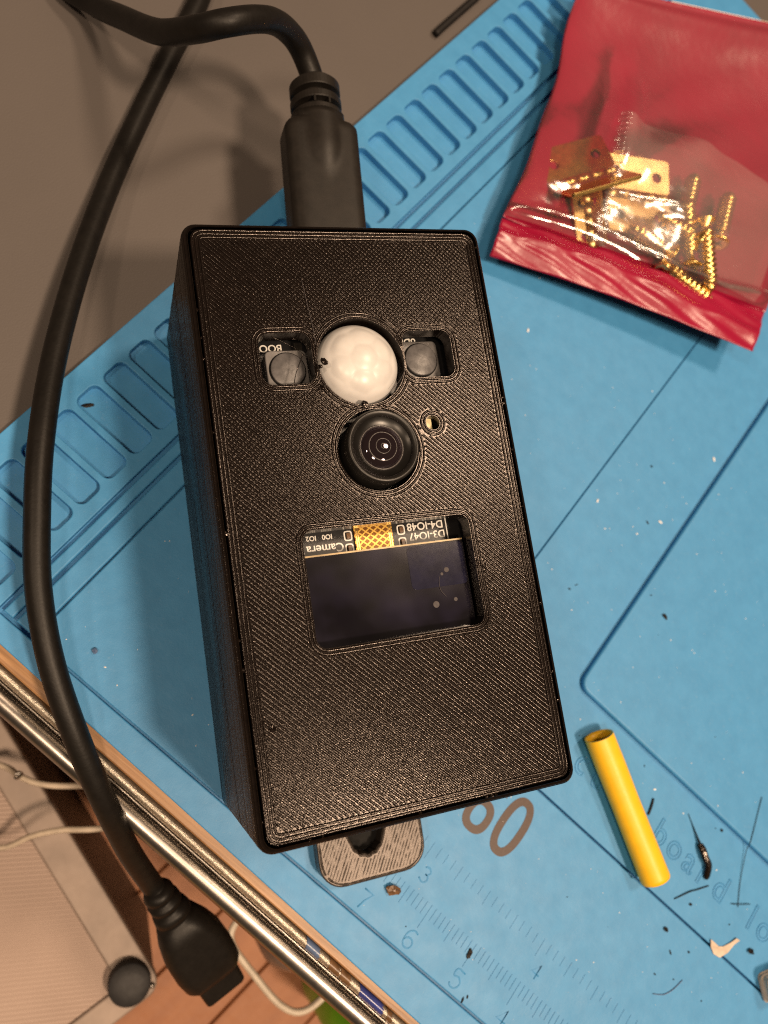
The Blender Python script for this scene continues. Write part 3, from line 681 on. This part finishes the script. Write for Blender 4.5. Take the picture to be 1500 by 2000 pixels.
def front_z(s, t):
    tt = max(0.0, (t - SEAL) / (1 - SEAL)); p = pillow(s, tt)
    crease = 2.6 * math.exp(-((s - 0.27 + 0.16 * (t - 0.42)) / 0.045) ** 2) * math.exp(-((t - 0.55) / 0.20) ** 2)      # fold where the hinge pushes up
    crease += 0.9 * math.exp(-((t - 0.26 - 0.05 * s) / 0.02) ** 2) * math.exp(-((s - 0.5) / 0.28) ** 2)
    crease += 1.3 * math.exp(-((t - SEAL - 0.030 - 0.012 * math.sin(7 * s)) / 0.012) ** 2) / max(p, 0.25)
    lift = 3.4 * math.exp(-(((s - 0.48) / 0.34) ** 2 + ((t - 0.40) / 0.2) ** 2)) + 1.2
    return edge_z(s, t) + p * (lift + crease) + wr(s, t, 0.5) * (0.35 + 0.9 * p) + 0.12
def sheet(zf, t0, t1, ns, nt, name, mat_, parent, thick=0.12):
    V = []; F = []
    for j in range(nt + 1):
        for i in range(ns + 1):
            s, t = i / ns, t0 + (t1 - t0) * j / nt; p = bq(s, t); V.append((p[0] + boff[0], p[1] + boff[1], zf(s, t) + boff[2]))
    for j in range(nt):
        for i in range(ns): a = j * (ns + 1) + i; F.append((a, a + 1, a + ns + 2, a + ns + 1))
    o = mk(name, V, F, mat_, parent, True)
    if thick:
        md = o.modifiers.new('thickness', 'SOLIDIFY'); md.thickness = thick * S; md.offset = -1
    return o
sheet(back_z, SEAL, 1.0, 90, 130, 'back_film', 'red', bag)
def seal_z(s, t): e = edge_z(s, SEAL); k = t / SEAL; return e - 0.4 + 0.55 * math.sin(PI * k * 1.1) - 1.3 * (1 - k) ** 2 * (0.5 - s) * 2 + 0.25 * math.sin(30 * s + 9 * k) * math.sin(8 * k) + 0.35 * math.exp(-((k - 0.55 - 0.12 * math.sin(5 * s)) / 0.09) ** 2)
sheet(seal_z, 0.0, SEAL, 110, 26, 'bottom_seal', 'red', bag)
sheet(front_z, SEAL + 0.002, 0.985, 120, 160, 'front_film', 'film', bag, 0.0)
# screws
SCR = [((-44.6, 105.7, 6.2), (-35.9, 95.0, 6.0), 'brass screw head down, middle of the upright screws in the bag'),
       ((-30.6, 94.6, 6.4), (-39.7, 105.3, 6.6), 'brass screw pointing down with its tip by the bottom seam of the bag'),
       ((-29.1, 93.4, 5.2), (-41.6, 91.3, 5.4), 'brass screw lying along the bottom seam of the bag'),
       ((-49.3, 92.0, 5.6), (-40.2, 94.9, 5.2), 'short brass screw lying beside the hinge leaves in the bag'),
       ((-38.8, 115.9, 5.6), (-34.5, 104.6, 5.8), 'rightmost brass screw in the bag, round head towards the bottom seam'),
       ((-46.6, 114.0, 4.4), (-43.0, 104.6, 4.6), 'brass screw lying highest in the bag, under the clear film'),
       ((-47.0, 98.5, 6.4), (-38.0, 100.5, 6.8), 'brass screw lying crosswise behind the upright screws in the bag')]
for a, b, lab in SCR:
    a, b = np.array(a), np.array(b); a = a - (b - a) * 0.12; d = b - a; L_ = np.linalg.norm(d)
    prof = [(0.02, 0.0), (0.45, 0.8)]; z = 0.9; k = 0
    while z < L_ - 3.2:
        r = min(1.4, 0.6 + z * 0.45); prof += [(r * 0.68, z), (r * 1.2, z + 0.55), (r * 0.68, z + 1.1)]; z += 1.15
    prof += [(0.85, L_ - 3.0), (0.9, L_ - 1.4), (2.15, L_ - 0.35), (2.2, L_ - 0.15), (1.7, L_ - 0.02)]
    root = tag(empty('brass_screw', tuple(a)), lab, 'screw', 'brass screws in the bag')
    root.rotation_euler = Vector(d).to_track_quat('Z', 'Y').to_euler()
    mk('shank', *lathe(prof, 0, 0, 14), 'brass', root, True)
    mb = MB().add(*box(-1.1, 1.1, -0.16, 0.16, L_ - 0.03, L_ + 0.01)).add(*box(-0.16, 0.16, -1.1, 1.1, L_ - 0.03, L_ + 0.015)); mb.build('drive_recess', 'black_matt', root)
# hinges
def hinge(name, loc, rz, tilt, leaf_w, leaf_l, open_a, lab, mat_):
    h = tag(empty(name, loc, rz), lab, 'hinge', 'brass hinges in the bag'); h.rotation_euler = (tilt[0], tilt[1], rz)
    for sgn in (1, -1):
        V, F = fill(rr(leaf_w, leaf_l, 0.8, 3, leaf_w / 2 + 0.9, 0), [circ(leaf_w * 0.6, y, 1.0, 14) for y in (-leaf_l * 0.3, leaf_l * 0.3)], -0.35, 0.35, 0.08)
        V = np.asarray(V); a = open_a if sgn > 0 else 0.0
        V = np.c_[sgn * (V[:, 0] * math.cos(a) - V[:, 2] * math.sin(a)), V[:, 1], V[:, 0] * math.sin(a) + V[:, 2] * math.cos(a)]
        mk('leaf', V, F, mat_, h)
    n = 5
    for i in range(n):
        y0 = -leaf_l / 2 + leaf_l * i / n; V, F = lathe([(0.7, y0 + 0.08), (1.1, y0 + 0.14), (1.1, y0 + leaf_l / n - 0.14), (0.7, y0 + leaf_l / n - 0.08)], 0, 0, 14)
        mk('knuckle', [(x, z, y) for x, y, z in V], F, mat_, h, True)
hinge('brass_fitting', (-62.5, 92.6, 4.6), math.radians(-30), (0.16, -0.14), 7.4, 15, 0.75, 'brass hinge half folded at the left side of the bag', 'brass')
hinge('brass_fitting', (-52.6, 99.2, 4.6), math.radians(-48), (0.05, 0.12), 7.0, 14, 0.10, 'pale brass hinge lying flat in the middle of the bag', 'brass_pale')
hinge('brass_fitting', (-56.4, 87.0, 3.8), math.radians(48), (0.1, 0.05), 2.4, 11, 1.2, 'narrow brass hinge near the bottom seam of the bag', 'brass_pale')
# small clear inner pouch with a crimped left edge, lying over the brass parts
pouch = tag(empty('clear_pouch', (-45, 103, 2)), 'small clear crinkled pouch with crimped left edge inside the red bag', 'pouch')
V = []; F = []; ns, nt = 90, 70
for j in range(nt + 1):
    for i in range(ns + 1):
        t = 0.135 + (0.53 - 0.09 * (i / ns) ** 2 - 0.135) * j / nt; s0 = 0.29 - 0.22 * (t - 0.2); s_ = s0 + (0.95 - s0) * i / ns
        if i == 0: s_ += 0.008 * (1 if j % 2 else -1)
        p = bq(s_, t); z = front_z(s_, t) - 0.75 + 0.35 * math.sin(31 * s_ + 9 * t) * math.sin(23 * t - 7 * s_) + (0.5 * math.sin(j * 2.1) if i < 4 else 0)
        V.append((p[0] + 45, p[1] - 103, z - 2))
for j in range(nt):
    for i in range(ns): a = j * (ns + 1) + i; F.append((a, a + 1, a + ns + 2, a + ns + 1))
mk('pouch_film', V, F, 'pouch', pouch, True)

# ================================================================ small things on the mat and desk
# yellow heat-shrink tube
a, b = np.array([2.6, 13.2, 2.35]), np.array([24.7, 1.6, 2.35]); d = (b - a); LT = np.linalg.norm(d); d /= LT; side = np.cross(d, (0, 0, 1)); up = np.cross(side, d)
def yr(t, w, h, sk=0.0): return [a + d * (t * LT + sk * math.sin(q)) + side * w * math.cos(q) + up * h * math.sin(q) for q in np.linspace(0, 2 * PI, 40, endpoint=False)]
outer = [yr(t, 2.55 + 0.05 * math.sin(9 * t), 2.22 + 0.06 * math.sin(7 * t + 1), 0.25 if t in (0, 1) else 0.1) for t in (0, 0.02, 0.2, 0.45, 0.7, 0.98, 1)]
inner = [yr(t, 2.25, 1.9, 0.25 if t in (0, 1) else 0.1) for t in (1, 0.98, 0.7, 0.45, 0.2, 0.02, 0)]
V, F = loft(outer + inner + [outer[0]], False, False)
tag(mk('heat_shrink_tube', np.array(V) - np.array([13.6, 7.4, 0]), F, 'yellow', None, True, (13.6, 7.4, 0.15)), 'yellow piece of heat shrink tube lying beside the box on the mat', 'tube')
def crumb(name, u, v, z, size, lab, cat, m_, seed, rz=0.0, el=1.0, fl=0.6, group=None):
    rb = np.random.default_rng(seed); V, F = lathe([(0.2, -1), (0.75, -0.55), (1, 0), (0.8, 0.55), (0.25, 1)], 0, 0, 10)
    V = np.array(V) * (1 + rb.normal(0, 0.2, (len(V), 1))) * size; V[:, 0] *= el; V[:, 2] *= fl; V = place(V, 0, 0, 0, rz); V[:, 2] -= V[:, 2].min()
    return tag(mk(name, V, F, m_, None, False, (u, v, z)), lab, cat, group)
crumb('plastic_crumb', -10.7, -26.5, 0.03, 0.75, 'dark brown crumb on the ruler marks by the hanging tab', 'crumb', 'brown_gloss', 21, 0.4, 1.5, 0.6, 'crumbs on the mat')
crumb('plastic_crumb', 48.9, 4.0, 0.03, 0.45, 'black crumb next to the beige flake near the embossed letters', 'crumb', 'plug_dark', 22, 0, 1.2, 0.6, 'crumbs on the mat')
crumb('plastic_crumb', 1.5, 38.8, 1.22, 0.32, 'black crumb alone on the raised tray of the mat', 'crumb', 'plug_dark', 23, 0, 1.8, 0.5, 'crumbs on the mat')
crumb('plastic_crumb', 32.7, -3.1, 0.03, 0.36, 'black crumb on the ruler panel below the black shaving', 'crumb', 'plug_dark', 24, 0, 1.1, 0.5, 'crumbs on the mat')
crumb('plastic_crumb', -67.8, -28.5, 0.03, 0.42, 'dark crumb between the cable and the box, near the front border', 'crumb', 'blue_pale', 25, 0, 1.0, 0.6, 'crumbs on the mat')
crumb('plastic_crumb', 5.4, -26.3, 0.03, 0.34, 'thin black crumb across the ruler ticks', 'crumb', 'plug_dark', 26, 1.9, 2.2, 0.4, 'crumbs on the mat')
crumb('plastic_crumb', -94.2, -2.5, -1.47, 0.36, 'black sliver lying inside a mat slot beside the cable', 'crumb', 'plug_dark', 27, 0.9, 2.6, 0.4, 'crumbs on the mat')
# curled black print shaving with a thin thread
mb = MB(); P = spline([(30.3, 11.9, 0.5), (31.1, 11.4, 0.9), (32.2, 10.7, 0.9), (33.5, 10.1, 0.8), (34.3, 8.9, 0.5), (34.7, 8.1, 0.25)], 8)
rs = 0.32 + 0.55 * np.sin(np.linspace(0.25, PI * 0.98, len(P))) ** 0.7 * (1 + 0.18 * np.sin(np.arange(len(P)) * 1.9)); rs = np.minimum(rs, 0.62); mb.add(*tube(P, rs, 7, flat=0.7)); mb.add(*tube(spline([(25.8, 14.7, 0.15), (28.0, 13.4, 0.25), (30.5, 11.8, 0.6)], 8), [0.05 + 0.2 * (i / 16) ** 2 for i in range(17)], 6))
tag(MB().add(np.array(mb.v) - np.array([32, 10.5, 0]), mb.f).build('print_shaving', 'print', None, False, (32, 10.5, 0)), 'curled black plastic shaving lying on the embossed lettering', 'shaving')
def strand(name, P, r, lab, cat, m_='plug_dark', group=None):
    P = np.array(P, float); c = P.mean(0); c[2] = 0; V, F = tube(spline(P - c, 6), r, 5); return tag(mk(name, V, F, m_, None, True, tuple(c)), lab, cat, group)
strand('plastic_thread', [(35.8, 26.1, 1.35), (38.0, 18.6, 1.3), (38.8, 16.9, 0.5), (40.8, 12.2, 0.2), (42.8, 8.3, 0.18)], 0.06, 'long thin black thread running down off the raised tray', 'thread')
strand('plastic_thread', [(41.3, 7.9, 0.3), (42.8, 8.9, 0.38), (44.6, 10.2, 0.3)], 0.065, 'short black thread crossing the end of the long thread', 'thread')
strand('plastic_thread', [(31.4, 1.8, 0.14), (33.2, 4.5, 0.25), (34.2, 5.6, 0.2), (35.9, 7.6, 0.14)], 0.1, 'short kinked black thread below the curled shaving', 'thread')
strand('plastic_thread', [(36.4, -12.4, 0.1), (38.2, -11.3, 0.14), (39.3, -9.6, 0.14), (40.0, -7.5, 0.1)], 0.07, 'faint curved grey thread on the lower right ruler panel', 'thread', 'blue_pale')
strand('plastic_thread', [(18.6, 12.4, 0.12), (19.0, 11.0, 0.2), (19.3, 9.6, 0.14)], 0.2, 'stubby black thread touching the right side of the yellow tube', 'thread')
V, F = tube(spline([(-102.6, 97.2, -1.2), (-102.7, 100, -1.2), (-102.8, 112, -1.2)], 6), 0.75, 10); tag(mk('black_pin', V - np.array([-102.7, 104, 0]), F, 'plug_dark', None, True, (-102.7, 104, 0.0)), 'short black rod on the grey desk at the upper edge of the mat', 'rod')
# beige flake
fo = [(0, 0), (1.0, -0.9), (2.4, -1.0), (3.6, 0.3), (4.3, 1.9), (5.2, 3.0), (4.5, 3.1), (3.6, 2.0), (2.6, 0.9), (1.6, 0.6), (0.6, 0.9), (-0.5, 1.1)]
V, F = fill([(x + 0.1 * math.sin(9 * x), y) for x, y in fo], [], 0.0, 0.12, 0.03); V = np.array(V); V[:, 2] += 0.05 * (V[:, 0] - 2) ** 2 * 0.6
tag(mk('beige_flake', place(V, 0, 0, 0.0, 0.25), F, 'flake', None, False, (41.6, -0.1, 0.06)), 'thin curled beige flake across the groove at the lower right', 'flake')
# printed scrap at the frame's right
rings = []
for i in range(14):
    z = i * 0.35; rings.append([(x + 0.12 * math.sin(5 * i), y + 0.1 * math.cos(3 * i), z) for x, y in rr(9 - 0.05 * i, 4.6 - 0.05 * i, 0.9, 4)])
V, F = loft(rings); tag(mk('printed_scrap', place(V, 0, 0, 0, 0.9), F, 'flake', None, False, (56.8, 3.8, 0.05)), 'pale brown printed scrap cut off by the right edge near the bottom', 'scrap')
# paper beyond the bag
V, F = fill([(-75, 150), (-10, 215), (30, 190), (-20, 130)], [], 1.0, 1.15); V = np.array(V)
tag(mk('paper_sheet', V - np.array([-30, 170, 1.0]), F, 'paper', None, False, (-30, 170, 0.03)), 'cream paper sheet under the top corner of the red bag', 'paper')
# dust and tiny shavings
mb = MB(); rb = np.random.default_rng(5)
def speck(u, v, z, r, el, an):
    V, F = lathe([(0.3, 0), (1, 0.4), (0.3, 0.9)], 0, 0, 5); V = np.array(V) * r; V[:, 0] *= el; mb.add(place(V, u, v, z, an), F)
def mat_top(u, v):
    if u > -3.5 and v > 19: return 1.21
    return 0.01
for _ in range(420):
    u, v = rb.uniform(-72, 75), rb.uniform(-31, 75)
    if min(abs(v), abs(v - 18), abs(u + 4.6), abs(u + 23.9)) < 0.9: continue
    speck(u, v, mat_top(u, v), abs(rb.normal(0, 0.045)) + 0.03, rb.uniform(1, 2), rb.uniform(0, 3))
for u, v, r in ((-51.1, 62.6, 0.22), (-21, 47, 0.2), (-8.8, 53.1, 0.24), (-7.1, 71.8, 0.26), (11.4, 12.9, 0.2), (18.0, 13.8, 0.16), (-60, 72, .16)): speck(u, v, mat_top(u, v), r, 2.0, rb.uniform(0, 3))
t = mb.build('dust', 'white_dust'); t['kind'] = 'stuff'; t['label'] = 'fine white dust scattered over the mat'
mb = MB()
for u, v, r, el, an in ((-10.8, 51.1, .16, 3, -.3), (-15.6, 30.3, .16, 2, .4), (-15.0, 31.8, .1, 4, 1.0), (35.6, -5.4, .16, 3, -.6), (38.6, -3.3, .2, 1.3, 0), (33.0, 16.7, .28, 1.2, 0), (34.6, 3.0, .26, 1.4, .5), (8.6, -32.0, .18, 3, 1.8), (-16.5, 60.5, .2, 1.5, 0), (9.0, -31.2, .16, 2, 2), (31.8, 16.2, .12, 1, 0), (-2.9, 40, .12, 2, 1), (43, 5, .14, 1.4, 1), (51, 12, .16, 2.0, 1), (38.5, -8.4, .14, 1.2, 0), (35.0, -9.8, .13, 2.4, 0), (45, -8, .12, 1.5, 1)): speck(u, v, mat_top(u, v), r, el, an)
for _ in range(16):
    u, v = rb.uniform(-20, 58), rb.uniform(-30, 60)
    if min(abs(v), abs(v - 18), abs(u + 4.6)) < 0.9: continue
    speck(u, v, mat_top(u, v), rb.uniform(0.04, 0.10), rb.uniform(1, 3), rb.uniform(0, 3))
t = mb.build('dark_specks', 'plug_dark'); t['kind'] = 'stuff'; t['label'] = 'tiny black specks scattered over the mat'

# ================================================================ beside and below the desk
case = tag(empty('tool_case', (-13.6, -69.2, -92.0), math.atan2(0.29, -0.957)), 'flat ribbed aluminium case with dark sides and black foot below the desk edge', 'case')
# local x runs along the long edge, local y away from the desk
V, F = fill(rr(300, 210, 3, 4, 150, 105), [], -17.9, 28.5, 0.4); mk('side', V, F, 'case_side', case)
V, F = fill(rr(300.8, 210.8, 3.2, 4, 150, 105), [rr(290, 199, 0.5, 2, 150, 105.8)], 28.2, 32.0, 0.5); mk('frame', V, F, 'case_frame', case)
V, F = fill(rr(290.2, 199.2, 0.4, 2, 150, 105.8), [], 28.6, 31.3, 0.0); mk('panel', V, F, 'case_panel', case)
V, F = lathe([(4.1, 31.3), (4.2, 32.2), (4.1, 34.4), (3.8, 34.8), (1.2, 34.85)], 4.8, 4.2, 32); foot = mk('rubber_foot', V, F, 'rubber', case, True)
V, F = lathe([(0.65, 31.9), (0.55, 32.4), (0.15, 32.6)], 1.3, 1.2, 16); mk('rivet', V, F, 'steel', case, True)
strand('thin_cord', [(-90, -66, -58.4), (-76, -60, -57.6), (-67.2, -55.7, -54.0), (-63.8, -54.7, -50), (-59.7, -53.1, -48), (-54.4, -49.3, -47), (-44, -41, -52), (-30, -30, -70)], 0.62, 'upper thin beige cord crossing the aluminium case, with a bright bead', 'cord', 'wire_clear')
blob(-63.8, -54.6, -49.2, 0.9, None, 'cord_bead', 'steel', 31); tag(bpy.data.objects['cord_bead'], 'small shiny bead on the upper beige cord', 'bead')
strand('thin_cord', [(-70, -78, -58.4), (-62, -71, -58), (-56.4, -66.5, -55), (-54.1, -61.3, -51), (-50.8, -56.9, -48.5), (-45.2, -52.0, -47), (-34, -42, -52), (-20, -30, -70)], 0.62, 'lower thin beige cord arching over the aluminium case', 'cord', 'wire_clear')
P = spline([(-8.0, -18, -50), (-9.0, -40, -58), (-9.2, -50.5, -60), (-7.2, -54.8, -60), (1.3, -56.9, -60), (9.6, -58.0, -60), (14.4, -56.2, -60), (16.6, -50.2, -60), (18, -38, -59), (19, -18, -50)], 8)
tag(mk('wire_hook', *tube(P - np.array([4, -40, -60]), 0.75, 12), 'wire_beige', None, True, (4, -40, -60)), 'pale bent wire loop sticking out under the desk edge', 'wire loop')
def bottle(name, u, v, h, r, m_, cap, lab):
    o = tag(empty(name, (u, v, -109.7)), lab, 'bottle')
    mk('bottle_body', *lathe([(r * 0.9, 0), (r, 2), (r, h * 0.66), (r * 0.8, h * 0.76), (r * 0.5, h * 0.82), (r * 0.5, h * 0.9)], 0, 0, 32), m_, o, True)
    mk('bottle_cap', *lathe([(r * 0.6, h * 0.86), (r * 0.6, h * 0.98), (r * 0.52, h)], 0, 0, 24), cap, o, True)
bottle('small_bottle', 8.0, -46.0, 52, 9.5, 'glass_grey', 'glass_grey', 'smoky grey bottle seen through the wire loop under the desk')
bottle('green_bottle', 36.0, -52.0, 46, 9, 'green', 'green', 'bright green bottle just showing under the chrome desk edge')
